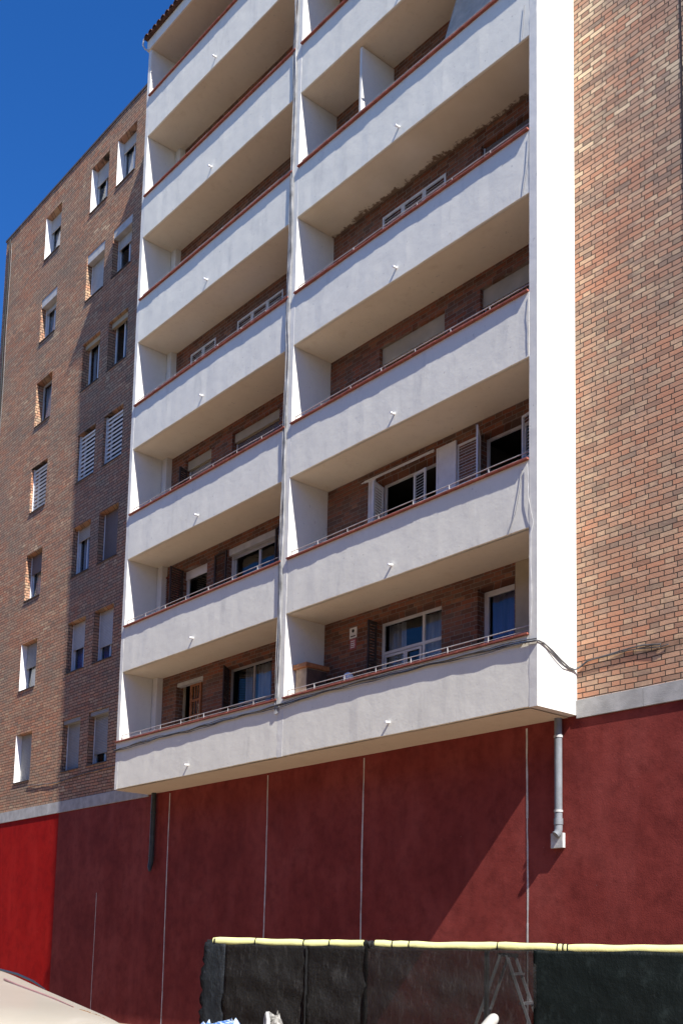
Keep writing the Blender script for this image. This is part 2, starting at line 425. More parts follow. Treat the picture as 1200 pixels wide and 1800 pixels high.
# inner partitions, floors and room walls (what shows through the windows)
iw = MB()
iw.box(LEFT_END+.3, RIGHT_END-.3, 3.2, 3.3, GZ, 20.25)
for x in (-9.6, -6.2, -3.77, -1.2, 2.5, 6.45, 10.4, 13.1): iw.box(x-.05, x+.05, .31, 3.195, GZ+.01, 20.2)
iw.build('interior_wall', 'room', B)
fs = MB()
for k in range(8): fs.box(LEFT_END+.3, RIGHT_END-.3, .315, 3.19, k*HW-.06, k*HW+.12)
fs.build('floor_slab', 'dark', B)
cp = MB()
x = LEFT_END-.05
while x < XL0-.02:
    x2 = min(x+.62, XL0-.01); j = random.uniform(-.008, .008)
    cp.box(x, x2-.006, -.022+j*.5, .34, ZTOP+.002, ZTOP+.075+j); x = x2
cp.build('roof_coping', 'sill', B)

# --- stone band and red base wall
ZB0, ZB1 = -.10, .198
sb = MB(); x = LEFT_END
while x < XL0-.1:
    x2 = min(x+1.9, XL0-.003); sb.box(x, x2-.005, -.028, .2, ZB0, ZB1+.02); x = x2
sb.build('stone_band', 'stone', B, bevel=.004); sb = MB()
x = XC+.004
while x < RIGHT_END:
    x2 = min(x+1.25, RIGHT_END); sb.box(x, x2-.005, -.028-.002*random.random(), .2, ZB0, ZB1); x = x2
sb.build('stone_band', 'stone', B, bevel=.004)
XP = -5.05
def base(x0, x1, mat, **k):
    q = MB(); n = max(2, int((x1-x0)/.5))
    q.box(x0, x1, 0.0, .28, GZ-.3, ZB0-.003)
    if x1 > XC: q.box(XL0, XC, .0005, .2, ZB0-.003, ZB-.001)
    return q.build('base_wall', mat, B, **k)
base(LEFT_END, XP, 'redl', label='bright red painted left end of the base wall')
base(XP+.004, RIGHT_END, 'red', label='dark red painted base wall')
def strip(x, z0, z1, wd):
    q = MB(); n = 26; pts = []
    for i in range(n+1):
        t = i/n; pts.append((x+random.uniform(-.004, .004)+.012*math.sin(t*5+x), z0+(z1-z0)*t))
    for (xa, za), (xb, zb) in zip(pts, pts[1:]):
        w1 = wd*random.uniform(.75, 1.15)/2
        q.quad((xa-w1, -.004, za), (xa+w1, -.004, za), (xb+w1, -.004, zb), (xb-w1, -.004, zb))
    q.build('joint_strip', 'joint', B)
for x in (.86, 4.82, 7.93, 12.02): strip(x, GZ, ZB0-.01, .036)
strip(-2.61, GZ, -2.44, .022)

# --- side walls of the balcony stack (left, between the bays, right)
ZT = 20.3
def fin(x0, x1, z0, z1, y0=-D, lab=None):
    q = MB(); ny, nz = 6, 160
    j = lambda: random.uniform(-.0035, .0035)
    P = {}
    # front strip with a slightly uneven trowelled edge, then the two flanks
    zs = [z0+(z1-z0)*i/nz for i in range(nz+1)]
    L = [(x0+j()*.7, y0+j()*.5, z) for z in zs]; Rr = [(x1+j()*.7, y0+j()*.5, z) for z in zs]
    n = len(q.v); q.v += L; n2 = len(q.v); q.v += Rr
    n3 = len(q.v); q.v += [(x0, YB, z) for z in zs]; n4 = len(q.v); q.v += [(x1, YB, z) for z in zs]
    for i in range(nz):
        q.f += [(n+i, n2+i, n2+i+1, n+i+1), (n2+i, n4+i, n4+i+1, n2+i+1), (n3+i, n+i, n+i+1, n3+i+1), (n4+i, n3+i, n3+i+1, n4+i+1)]
    q.f += [(n, n3, n4, n2), (n+nz, n2+nz, n4+nz, n3+nz)]
    q.build('balcony_side_wall', 'side', B)
fin(XL0, XL, ZB, 19.93); fin(XM0, XM1, ZB, 24.3); fin(XR, XC, ZB, 24.3)
fin(XL-.001, XL+.001+.13, 20.75, 24.2, y0=-D+.2) if False else None

# --- balcony back wall
KB = 7
bh = []
Ldoor = (.88, 2.05); Lwin = (2.93, 4.78); Rwin = (8.12, 9.95); Rdoor = (10.84, 11.70); Rwin2 = (10.86, 12.62)
for k in range(7):
    t = 2.63+2.88*k; fz = .16+H*k
    bh.append((*Ldoor, fz+.02, t)); bh.append((*Lwin, fz+.85, t))
for k in range(8):
    t = 2.60+2.88*k; fz = .16+H*k
    bh.append((*Rwin, fz+.80, t))
    bh.append((*(Rdoor if k == 0 else Rwin2), (fz+.02 if k == 0 else fz+.80), t))
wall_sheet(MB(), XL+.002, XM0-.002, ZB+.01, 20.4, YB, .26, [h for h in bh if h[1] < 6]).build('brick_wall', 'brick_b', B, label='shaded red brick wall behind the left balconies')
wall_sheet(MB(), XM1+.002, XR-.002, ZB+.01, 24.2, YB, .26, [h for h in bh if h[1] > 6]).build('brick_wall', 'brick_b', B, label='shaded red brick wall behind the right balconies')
for k in range(1):
    q = MB(); q.box(11.73, XR-.004, YB-.014, YB-.002, .17, 2.86); q.build('cream_panel', 'cream', B)

# --- balconies
def balcony(x0, x1, k, bay):
    zb = ZB if k == 0 else ZS+(k-1)*H
    zc = ZC+k*H
    fz = (.13 if k == 0 else zb+.17)
    q = MB(); N = int((x1-x0)/.22)
    j = lambda a=.003: random.uniform(-a, a)
    th = .12
    if k == 0 and bay == 'L': x0 = XL0+.0
    # soffit slab, back to the wall, then the parapet with uneven lower arris
    prof0 = None; prev = None
    low = random.uniform(0, 6)
    for i in range(N+1):
        x = x0+(x1-x0)*i/N
        wv = .005*math.sin(x*1.3+low)+j(.0025)
        yf = -D+(.0015 if k else 0)+j(.0015)+.003*math.sin(x*.9+low*2)
        ring = [(x, YB-.003, zb+.004), (x, -D+.02, zb+wv+.004), (x, yf, zb+wv+.012), (x, yf+j(.002), (zb+zc)/2), (x, yf, zc), (x, yf+th, zc), (x, yf+th, fz), (x, YB-.003, fz)]
        n = len(q.v); q.v += ring
        if prev is not None:
            for a in range(8): b = (a+1) % 8; q.f.append((prev+a, n+a, n+b, prev+b))
        else: q.f.append(tuple(range(n, n+8)))
        prev = n
    q.f.append(tuple(range(prev, prev+8))[::-1])
    b = q.build('balcony', 'paint', B)
    # its painted soffit, 3 mm below the slab
    s_ = MB(); y0 = -D+.035
    sx1 = XM1+.004 if (k == 0 and bay == 'L') else x1-.004
    s_.grid(lambda u, v: (x0+.004+(sx1-x0-.004)*u, y0+(YB-.006-y0)*v, zb-.012+.0015*math.sin(u*17+k)), 24, 3)
    s_.build('soffit', 'soffit_stained' if (bay == 'R' and k == 4) else 'soffit', b)
    # terracotta coping: tiles of 30 cm, each laid a few mm differently
    c = MB(); x = x0+(.0 if bay == 'L' else 0)
    oh = .05
    drift = 0
    while x < x1-.02:
        x2 = min(x+.30, x1-.003); drift = drift*.6+random.uniform(-.0035, .0035)
        a0 = -D-oh+drift; dz = random.uniform(-.002, .002)
        c.box(x, x2-.003, a0, -D+th+.035, zc+.003+dz, zc+.036+dz); x = x2
    c.build('coping', 'terracotta', b, bevel=.004)
    # drain spout and its pipe stub
    sx = 3.16 if bay == 'L' else 9.69
    d = MB(); d.tube([(sx, -D+.01, zb+.20+(.02 if k else .03)), (sx+.002, -D-.105, zb+.19+(.02 if k else .03))], .022, 10)
    d.build('drain_spout', 'white', b)
    # rail on the coping
    r = MB(); yr = -D+.055; zr = zc+.175
    xs = [(x0+.07)+ (x1-x0-.1)*i/7 for i in range(8)]
    if bay == 'L': xs = [.05, .92, 1.82, 2.70, 3.63, 4.56, 5.48, 6.36]
    else: xs = [6.64, 7.48, 8.37, 9.25, 10.16, 11.06, 11.97, 12.86]
    for i, xx in enumerate(xs[:-1]): r.tube([(xx, yr, zc+.03), (xx+random.uniform(-.008, .008), yr, zr)], .011, 6)
    r.tube([(xs[0], yr, zr)]+[(xx, yr+random.uniform(-.004, .004), zr+random.uniform(-.004, .004)) for xx in xs[1:-1]]+[(xs[-1], yr, zr)], .009, 8)
    r.tube([(xs[0], yr, zc+.095), (xs[-1], yr, zc+.095)], .006, 6)
    r.build('railing', 'metal', b)
    return b
for k in range(7): balcony(XL+.002, XM0-.002, k, 'L')
for k in range(8): balcony(XM1+.002, XR-.002, k, 'R')

# the bottom of the stack between the bays and at the right corner is closed by the side walls
# white service duct at the back of the left bay
for k in range(7):
    q = MB(); q.box(.03, .24, -.13, YB-.004, .14+H*k, 2.87+H*k); q.build('pipe_duct', 'side', B)

# --- roof over the left bay
rf = MB(); rf.box(XL0-.03, XM0-.003, -D-.04, .4, 19.93, 20.22)
roof = rf.build('roof', 'paint', B)
s_ = MB(); s_.quad((XL, -D+.0, 19.926), (XM0-.01, -D+.0, 19.926), (XM0-.01, YB, 19.926), (XL, YB, 19.926)); s_.build('soffit', 'soffit', roof)
tl = MB(); x = XL0-.02
while x < XM0-.1:
    n = 8
    for (rr, off) in ((.085, 0),):
        prevr = None
        for (yy, zz) in ((-D-.17, 20.225), (-D+.6, 20.42), (.4, 20.62)):
            base_i = len(tl.v)
            for i in range(n+1):
                a = math.pi*i/n; tl.v.append((x+.1+rr*math.cos(a), yy+random.uniform(-.01, .01)*0, zz+rr*.85*math.sin(a)))
            for i in range(n+1):
                a = math.pi*i/n; tl.v.append((x+.1+(rr-.016)*math.cos(a), yy, zz+(rr-.016)*.85*math.sin(a)))
            if prevr is not None:
                for i in range(n):
                    tl.f.append((prevr+i, base_i+i, base_i+i+1, prevr+i+1)); tl.f.append((prevr+n+1+i, prevr+n+2+i, base_i+n+2+i, base_i+n+1+i))
            else:
                for i in range(n): tl.f.append((base_i+i, base_i+i+1, base_i+n+2+i, base_i+n+1+i))
            prevr = base_i
    x += .205
tl.box(XL0-.04, XM0-.004, -D-.14, .4, 20.224, 20.25)
tl.build('roof_tiles', 'roof', roof)
gt = MB(); gt.tube([(-.1, -D-.12, 20.30), (-.2, -D-.14, 20.24), (-.25, -D-.13, 20.12), (-.2, -D-.08, 20.0), (-.10, -D-.03, 19.93)], .022, 8)
gt.build('gutter_outlet', 'lcable', roof)
ob = MB(); ob.box(XM1, XR-.01, -D-.05, .4, 24.25, 24.55); ob.build('roof', 'paint', B)

# --- windows
def frame_bars(q, x0, x1, z0, z1, y, t, d, vert=(), horiz=()):
    q.box(x0, x0+t, y, y+d, z0, z1); q.box(x1-t, x1, y, y+d, z0, z1)
    q.box(x0+t, x1-t, y+.001, y+d-.001, z0, z0+t); q.box(x0+t, x1-t, y+.001, y+d-.001, z1-t, z1)
    for v in vert: q.box(v-t/2, v+t/2, y+.002, y+d-.002, z0+t, z1-t)
    for h in horiz:
        if isinstance(h, tuple): hz, a, b = h
        else: hz, a, b = h, x0+t, x1-t
        q.box(a, b, y+.003, y+d-.003, hz-t/2, hz+t/2)
def window(x0, x1, z0, z1, y, rec=.2, frame='alu', t=.055, vert=(), horiz=(), roller=None, rmat='roller', box=False, cur=(), sill=True, louvre=None, name='window', lab=None, sillmat='sill', reveal=False, paneopen=False, boxin=.015, bmat='boxgrey'):
    e = .003
    yf = y+rec
    q = MB(); frame_bars(q, x0+e, x1-e, z0+e, z1-e, yf, t, .05, vert, horiz)
    wdw = q.build(name, frame, B, bevel=.004)
    if lab: wdw['label'] = lab
    if not paneopen:
        p = MB(); p.box(x0+t*.8, x1-t*.8, yf+.022, yf+.028, z0+t*.8, z1-t*.8); p.build('glass_pane', 'glass', wdw)
    if sill:
        s = MB(); s.box(x0-.03, x1+.03, y-.035, y+rec-.002, z0-.035, z0-.0025) if sill == 2 else s.box(x0+.002, x1-.002, y-.03, y+rec-.002, z0+.001, z0+.022)
        s.build('sill', sillmat, wdw)
    if roller:
        h = (z1-z0)*roller; yr = yf-.045
        s = MB(); s.box(x0+.02, x1-.02, yr, yr+.012, z1-h, z1-.012); s.box(x0+.02, x1-.02, yr-.006, yr+.018, z1-h-.03, z1-h-.001)
        s.build('roller_shutter', rmat, wdw)
        for xa in (x0+.003, x1-.03): s = MB(); s.box(xa, xa+.027, yr-.02, yr+.03, z0+.03, z1-.01); s.build('guide_rail', 'alu', wdw)
    if box:
        s = MB(); s.box(x0+.012, x1-.012, y+boxin, yf-.05, z1-box, z1-.006); s.build('shutter_box', bmat, wdw)
    for (a, b, m_) in cur:
        s = MB(); n = max(6, int((b-a)/.02))
        xa = x0+t+(x1-x0-2*t)*a; xb = x0+t+(x1-x0-2*t)*b; n = max(8, int((xb-xa)/.025))
        ph = random.uniform(0, 6)
        s.grid(lambda u, v: (xa+(xb-xa)*u, yf+.12+.018*math.sin(u*(xb-xa)*52+ph+v*.6)+.01*math.sin(u*19+ph), z0+.05+(z1-z0-.1)*v), n, 3); s.smooth = True
        o = s.build('curtain', m_, wdw); so_ = o.modifiers.new('thickness', 'SOLIDIFY'); so_.thickness = .002
    if louvre:
        pitch, mat, lo = louvre; s = MB(); z = z0+.05; yl = y+rec*.45
        s.box(x0+.004, x0+.035, yl-.03, yl+.04, z0+.004, z1-.004); s.box(x1-.035, x1-.004, yl-.03, yl+.04, z0+.004, z1-.004)
        while z < z1-.04:
            s.obox(((x0+x1)/2, yl, z), ((x1-x0)/2-.037, 0, 0), (0, .003, .0045), (0, -.024*lo, .021)); z += pitch
        s.build('louvre_blind', mat, wdw)
    if reveal:
        s = MB(); s.box(x0+.0025, x0+.012, y+.002, yf-.002, z0+.03, z1-.003); s.build('painted_reveal', 'white', wdw)
    return wdw

RC = .24
spec = {
 'A0': dict(roller=.97, rmat='roller', reveal=True), 'A1': dict(roller=.48, rmat='roller', cur=[(0, .45, 'curt_w'), (.7, 1, 'curt_w')], reveal=True),
 'A2': dict(roller=.38, rmat='rollertan', cur=[(0, .5, 'curt_w'), (.55, 1, 'curt_w')]),
 'A3': dict(louvre=(.125, 'alu', .5), cur=[]), 'A4': dict(frame='greyframe', vert=(-7.62,), cur=[(0, .5, 'curt_w')]),
 'A5': dict(roller=.28, rmat='rollerw', box=.28, vert=(-7.7,), cur=[(0, .35, 'curt_w')]), 'A6': dict(roller=.30, rmat='rollerw', cur=[(0, .55, 'curt_w'), (.8, 1, 'curt_w')], reveal=True, vert=(-7.6,)),
 'B0': dict(roller=.97, rmat='roller', box=.12, bmat='roller', boxin=.04), 'B1': dict(roller=.5, rmat='rollerw', cur=[(0, .5, 'curt_b'), (.8, 1, 'curt_w')], vert=(-4.5,)),
 'B2': dict(roller=.24, rmat='rollerb', cur=[(0, .35, 'curt_w'), (.35, 1, 'curt_b')], vert=(-4.62,)), 'B3': dict(louvre=(.125, 'alu', .35)),
 'B4': dict(vert=(-4.55,), cur=[(0, .2, 'curt_w')], frame='alu', box=.14, boxin=.10, bmat='cream'), 'B5': dict(roller=.95, rmat='rollerw', box=.28),
 'B6': dict(roller=.34, rmat='rollerw', vert=(-4.6,), reveal=True, box=.0),
 'C0': dict(roller=.76, rmat='roller', box=.12, bmat='roller', boxin=.04, vert=(-2.95,)), 'C1': dict(roller=.66, rmat='rollerw', cur=[(0, .5, 'curt_b'), (.8, 1, 'curt_w')], vert=(-2.95,)),
 'C2': dict(roller=.97, rmat='rollertan', frame='darkframe'), 'C3': dict(louvre=(.125, 'alu', .35)),
 'C4': dict(vert=(-3.0,), box=.16, boxin=.10, bmat='cream'), 'C5': dict(roller=.36, rmat='rollerw', box=.26, cur=[(.75, 1, 'curt_w')], vert=(-2.95,)),
 'C6': dict(roller=.22, rmat='rollerw', reveal=True, vert=(-2.95,), cur=[(0, .3, 'curt_w')]),
}
for c, (x0, x1) in colx.items():
    for k in range(7):
        z0, z1 = wz(k); window(x0, x1, z0, z1, 0, RC, **spec[f'{c}{k}'])

# louvred shutter leaf, optionally turned open about one edge
def leaf(x, z0, z1, y, wd, ang, mat, parent, solid=False, panels=2):
    q = MB(); ca, sa = math.cos(ang), math.sin(ang)
    def P(a, b, z): return Vector((x+a*ca+b*sa, y-a*sa+b*ca, z))   # ang>0 swings outwards (towards -y)
    def bx(a0, a1, za, zb, b0=0, b1=.03):
        c = (P(a0, b0, za)+P(a1, b1, zb))/2
        c = P((a0+a1)/2, (b0+b1)/2, (za+zb)/2)
        q.obox(c, Vector((ca, -sa, 0))*((a1-a0)/2), Vector((sa, ca, 0))*((b1-b0)/2), Vector((0, 0, (zb-za)/2)))
    t = .045
    s_ = 1 if wd > 0 else -1; wd = abs(wd)
    def B2(a0, a1, za, zb, b0=0, b1=.03):
        if s_ > 0: bx(a0, a1, za, zb, b0, b1)
        else: bx(-a1, -a0, za, zb, b0, b1)
    B2(0, t, z0, z1); B2(wd-t, wd, z0, z1); B2(t, wd-t, z0+.001, z0+t, .001, .029); B2(t, wd-t, z1-t, z1-.001, .001, .029)
    mid = (z0+z1)/2; B2(t, wd-t, mid-t/2, mid+t/2, .001, .029)
    if solid: B2(t, wd-t, z0+t, mid-t/2, .01, .02); B2(t, wd-t, mid+t/2, z1-t, .01, .02)
    else:
        z = z0+t+.02
        while z < z1-t-.01:
            if abs(z-mid) > t/2+.012:
                a = (t+wd-t)/2*s_
                c = P(a, .015, z)
                q.obox(c, Vector((ca, -sa, 0))*((wd-2*t)/2), Vector((sa*.011, ca*.011, .010)), Vector((0, 0, .0035)))
            z += .058
    return q.build('shutter_leaf', mat, parent, bevel=0)

# left bay windows and doors
for k in range(7):
    t = 2.63+2.88*k; fz = .16+H*k
    yb = YB
    if k == 0:
        dr = window(*Ldoor, fz+.02, t, yb, .20, frame='cream', sill=False, name='balcony_door', paneopen=True, box=.10)
        q = MB(); q.box(1.32, 1.40, yb+.12, yb+.17, fz+.05, t-.1); q.box(1.72, 1.80, yb+.12, yb+.17, fz+.05, t-.1)
        for i in range(7): z = fz+.05+(t-.15-fz-.05)*i/6; q.box(1.40, 1.72, yb+.125, yb+.165, z, z+.05)
        for xx in (1.50, 1.61): q.box(xx, xx+.022, yb+.13, yb+.16, fz+.1, t-.12)
        q.build('glazed_leaf', 'wood', dr)
        q = MB(); q.box(1.41, 1.71, yb+.143, yb+.147, fz+.1, t-.15); q.build('glass_pane', 'glass', dr)
        wn = window(*Lwin, fz+.85, t, yb, .20, frame='greyframe', vert=(3.85,), horiz=(1.75,), cur=[(.22, .42, 'curt_w'), (.52, .78, 'curt_w'), (.85, 1, 'curt_w')])
        leaf(2.96, fz+.88, t-.02, yb+.10, .42, .9, 'darksh', wn)
    elif k == 1:
        dr = window(*Ldoor, fz+.02, t, yb, .18, frame='alu', t=.09, sill=False, name='balcony_door', box=.0)
        q = MB(); q.box(.9, 2.03, yb+.14, yb+.178, t-.22, t-.005); q.build('shutter_box', 'white', dr)
        leaf(.86, fz+.02, t-.01, yb-.045, -.80, 0, 'brownsh', dr, label='x') if False else leaf(.86, fz+.02, t-.01, yb-.045, -.80, 0, 'brownsh', dr)
        leaf(.93, fz+.02, t-.01, yb+.02, .45, 1.35, 'darksh', dr)
        wn = window(*Lwin, fz+.85, t, yb, .18, frame='alu', t=.07, vert=(3.95,), roller=.13, rmat='rollerw', box=.16)
        leaf(Lwin[0]-.02, fz+.85, t-.01, yb-.045, -.50, 0, 'darksh', wn); leaf(Lwin[1]+.03, fz+.85, t-.01, yb-.045, .50, 0, 'darksh', wn)
    elif k == 2:
        dr = window(*Ldoor, fz+.02, t, yb, .20, frame='greyframe', sill=False, name='balcony_door', roller=.45, rmat='rollerb', box=.24, boxin=.07, bmat='cream')
        leaf(.9, fz+.02, t-.25, yb+.02, .3, 1.2, 'darksh', dr)
        window(*Lwin, fz+.85, t, yb, .20, frame='greyframe', roller=.96, rmat='rollertan', box=.22, boxin=.07, bmat='cream')
    elif k == 3:
        dr = window(*Ldoor, fz+.02, t, yb, .16, frame='alu', sill=False, name='balcony_door')
        for a in (0, 1): leaf(.90+.575*a, fz+.03, t-.01, yb+.01, .56, 0, 'alu', dr)
        wn = window(*Lwin, fz+.85, t, yb, .16, frame='alu')
        for a in (0, 1, 2): leaf(2.95+.61*a, fz+.86, t-.01, yb+.01, .60, 0, 'alu', wn)
    else:
        window(*Ldoor, fz+.02, t, yb, .18, frame='alu', sill=False, name='balcony_door', roller=.6, rmat='rollerb')
        window(*Lwin, fz+.85, t, yb, .18, frame='alu', roller=.7, rmat='rollerb')
# right bay
for k in range(8):
    t = 2.60+2.88*k; fz = .16+H*k; zb0 = fz+.80; yb = YB
    if k == 0:
        wn = window(*Rwin, zb0, t, yb, .20, frame='alu', t=.06, vert=(9.28,), horiz=(1.98,), cur=[(0, .3, 'curt_w'), (.62, 1, 'curt_w')])
        q = MB(); frame_bars(q, 8.22, 8.80, zb0+.06, 1.93, yb+.185, .045, .02); frame_bars(q, 8.81, 9.24, zb0+.06, 1.93, yb+.185, .045, .02); q.build('sash', 'alu', wn)
        leaf(Rwin[0]+.02, zb0, t-.01, yb+.02, .25, 1.5, 'darksh', wn)
        dr = window(*Rdoor, fz+.02, t-.02, yb, .18, frame='alu', t=.10, sill=False, name='balcony_door', cur=[(.0, 1, 'curt_b')])
    elif k == 1:
        wn = window(*Rwin, zb0, t, yb, .20, frame='alu', t=.045, cur=[], paneopen=True)
        leaf(8.18, zb0-.02, t-.10, yb+.10, .42, 1.25, 'alu', wn)
        leaf(Rwin[0]-.02, zb0, t+.1, yb-.05, -.19, 0, 'alu', wn, solid=True)
        leaf(Rwin[1]-.12, zb0-.3, t+.10, yb-.06, .50, 0, 'alu', wn, solid=True)
        leaf(9.10, zb0-.02, t-.12, yb+.06, .38, .15, 'alu', wn)
        q = MB(); q.tube([(7.8, yb-.05, t+.10), (9.75, yb-.05, t+.10)], .026, 8); q.tube([(7.8, yb-.14, t+.04), (9.75, yb-.14, t+.04)], .010, 6)
        for xx in (7.85, 8.9, 9.7): q.tube([(xx, yb, t+.10), (xx, yb-.15, t+.04)], .010, 6)
        q.build('blind_bracket', 'alu', wn)
        wn = window(*Rwin2, zb0, t, yb, .20, frame='alu', t=.05, vert=(11.75,), paneopen=True)
        leaf(Rwin2[0]+.01, zb0-.3, t+.02, yb-.01, -.55, 0, 'alu', wn); leaf(Rwin2[0]+.01, zb0, t+.0, yb-.01, .45, .95, 'alu', wn)
        leaf(Rwin2[1]-.75, zb0, t, yb-.02, .40, .25, 'alu', wn)
    elif k == 2:
        for rw in (Rwin, Rwin2):
            window(*rw, zb0, t, yb, .20, frame='greyframe', roller=.985, rmat='rollertan', box=.36, boxin=.07, bmat='cream')
    elif k == 3:
        wn = window(*Rwin, zb0, t, yb, .16, frame='alu')
        for a in (0, 1, 2): leaf(8.13+.605*a, zb0, t-.005, yb+.005, .60, 0, 'alu', wn)
        wn = window(*Rwin2, zb0, t, yb, .14, frame='darkframe', roller=.9, rmat='rollertan', vert=(11.7,))
    else:
        window(*Rwin, zb0, t, yb, .18, frame='alu', roller=.5, rmat='rollerb'); window(*Rwin2, zb0, t, yb, .18, frame='alu', roller=.5, rmat='rollerb')
# low partition between two flats on the fifth balcony level
q = MB(); q.box(8.36, 8.42, -.86, YB-.005, .16+H*4, 14.43); q.build('partition_panel', 'side', B)

# --- pipes on the building
def pipe(name, mat, x, y, z0, z1, r, rings, parent=B, shoe=True):
    q = MB(); q.tube([(x, y, z1), (x, y, z0)], r, 14); p = q.build(name, mat, parent)
    for z in rings: c = MB(); c.tube([(x, y, z-.018), (x, y, z+.018)], r+.010, 14); c.box(x-.01, x+.01, y+r, -.001, z-.01, z+.01); c.build('pipe_clip', 'lcable' if mat == 'pipe' else mat, p)
    return p
p = pipe('downpipe', 'pipe', 12.73, -.085, -1.86, ZB-.003, .062, (-.36, -1.58))
q = MB(); q.tube([(12.73, -.085, -1.70), (12.73, -.085, -1.80)], .074, 14); q.tube([(12.73, -.085, -1.80), (12.73, -.085, -1.88), (12.725, -.10, -1.94), (12.71, -.13, -1.97)], .066, 12)
q.build('pipe_elbow', 'pipe', p)
q = MB(); q.box(12.56, 12.80, -.07, -.002, -2.17, -1.93); q.box(12.60, 12.70, -.075, -.0705, -1.95, -1.90)
q.build('outlet_box', 'lcable', p, bevel=.008)
p = pipe('downpipe', 'pipedark', .24, -.085, -1.72, ZB-.003, .062, (-.55, -1.62))
q = MB(); q.tube([(.24, -.085, -1.70), (.235, -.09, -1.80), (.25, -.12, -1.90), (.30, -.15, -2.0)], [.064, .064, .058, .03], 12); q.build('pipe_elbow', 'pipedark', p)
q = MB(); pts = []
for i in range(40): z = 20.5-i*.55; pts.append((-10.99+.03*math.sin(i*.7), -.05, z))
q.tube(pts, .028, 8); p = q.build('downpipe', 'black', B)
q = MB(); q.tube([(-10.86+.02*math.sin(i*.9), -.035, 20.3-i*.6) for i in range(30)], .009, 6); q.build('wire', 'hcable', p)
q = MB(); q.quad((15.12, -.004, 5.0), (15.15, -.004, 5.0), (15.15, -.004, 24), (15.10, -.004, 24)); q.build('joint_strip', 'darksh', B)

# ------------------------------------------------------------ cables (each its own thing)
def cable(name, label, strands, mat, r, wob, group=None, sub=10, cat='cable'):
    q = MB()
    for s_i, pts in enumerate(strands):
        out = []
        for (a, b) in zip(pts, pts[1:]):
            a, b = Vector(a), Vector(b); n = max(2, int((b-a).length*sub))
            for i in range(n):
                p = a.lerp(b, i/n); ph = s_i*2.1
                L_ = (p-Vector(pts[0])).length
                p += Vector((0, -abs(.5*wob*math.sin(L_*3.1+ph)), wob*(math.sin(L_*2.3+ph)+.5*math.sin(L_*7.1+ph*3))))
                if abs((b-a).normalized().z) > .8: p.x += wob*(math.sin(L_*2.9+ph)+.5*math.sin(L_*6.1+ph))
                out.append(p)
        out.append(Vector(pts[-1])); q.tube(out, r*random.uniform(.8, 1.2), 6)
    o = q.build(name, mat); tag(o, label, cat, group)
    return o
F = -D
y1 = F-.018
front = [(-.17, y1, .93), (1.0, y1, .96), (1.95, y1, .985), (3.15, y1, .965), (4.69, y1, 1.0), (6.29, y1, 1.0), (7.73, y1, 1.05), (9.04, y1, 1.055), (9.95, y1, 1.05), (10.79, y1, 1.05), (11.71, y1, 1.03), (12.4, y1, 1.03), (12.86, y1, 1.02), (XC+.02, y1, 1.0)]
sA = [(XC+.022, F+.01, 1.0), (XC+.02, -.86, .99), (XC+.03, -.65, .90), (XC+.03, -.44, .79), (XC+.02, -.22, .71), (XC+.02, -.07, .70), (13.12, -.03, .73), (13.25, -.02, .80), (13.52, -.02, .82), (13.89, -.02, .84), (14.31, -.02, .84), (14.61, -.02, .81)]
sB = [(XC+.022, F+.01, .99), (XC+.03, -.79, .93), (XC+.04, -.58, .80), (XC+.04, -.37, .69), (XC+.02, -.12, .66), (13.13, -.03, .71), (13.3, -.02, .79), (14.0, -.02, .83), (14.75, -.02, .78)]
cable('cable_bundle', 'dark cable bundle sagging along the lowest balcony front and across to the right brick wall',
      [front+sA, [(a, b-.014, c-.03) for a, b, c in front]+sB, [(a, b-.02, c+.015) for a, b, c in front]], 'cable', .011, .012)
cable('cable', 'thin dark cable running along the left brick wall beneath the lowest windows',
      [[(-7.17, -.02, .90), (-6.32, -.02, .83), (-5.23, -.02, .80), (-3.86, -.02, .86), (-2.03, -.02, .91), (-.14, -.02, .93)]], 'cable', .013, .01)
# bundle on the edge between the two balcony bays
st = []
for i in range(6):
    pts = []; z = .85
    while z < 21.5: pts.append((6.335+.03*math.sin(z*(1.1+.2*i)+i*1.9)+i*.018, F-.016-.005*(i % 3), z)); z += .45
    st.append(pts)
cable('cable_bundle', 'grey bundle of cables climbing the edge between the left and right balconies', st, 'mcable', .012, .007)
hang = [
 ('thin cable hanging down the third highest visible white parapet at the right corner', [(12.78, y1, 12.2), (12.75, y1, 11.9), (12.73, y1, 11.62)]),
 ('thin cable hanging over the parapet just under the small rusty topmost windows', [(12.88, y1, 9.72), (12.85, y1, 9.2), (12.75, y1, 8.70)]),
 ('wavy cable down the parapet below the two beige roller shutters', [(12.86, y1, 6.82), (12.83, y1, 6.5), (12.86, y1, 6.3), (12.86, y1, 5.85)]),
 ('slanting cable down the parapet below the open white shutters', [(12.74, y1, 3.90), (12.70, y1, 3.65), (12.6, y1, 3.2), (12.45, y1, 2.88)]),
]
for lab, pts in hang: cable('cable', lab, [[(a_, b_+.010, c_) for a_, b_, c_ in pts]], 'hcable', .0035, .010, group='cables hanging at the right corner', sub=16)
cable('cable', 'pale cable curving from the open shutters balcony down the corner pillar to the lowest coping', [[(12.86, y1, 3.95), (12.87, y1, 3.4), (12.98, y1, 2.92), (12.93, y1, 2.75), (12.95, y1, 2.0), (12.92, y1, 1.12)]], 'lcable', .006, .010, sub=16)

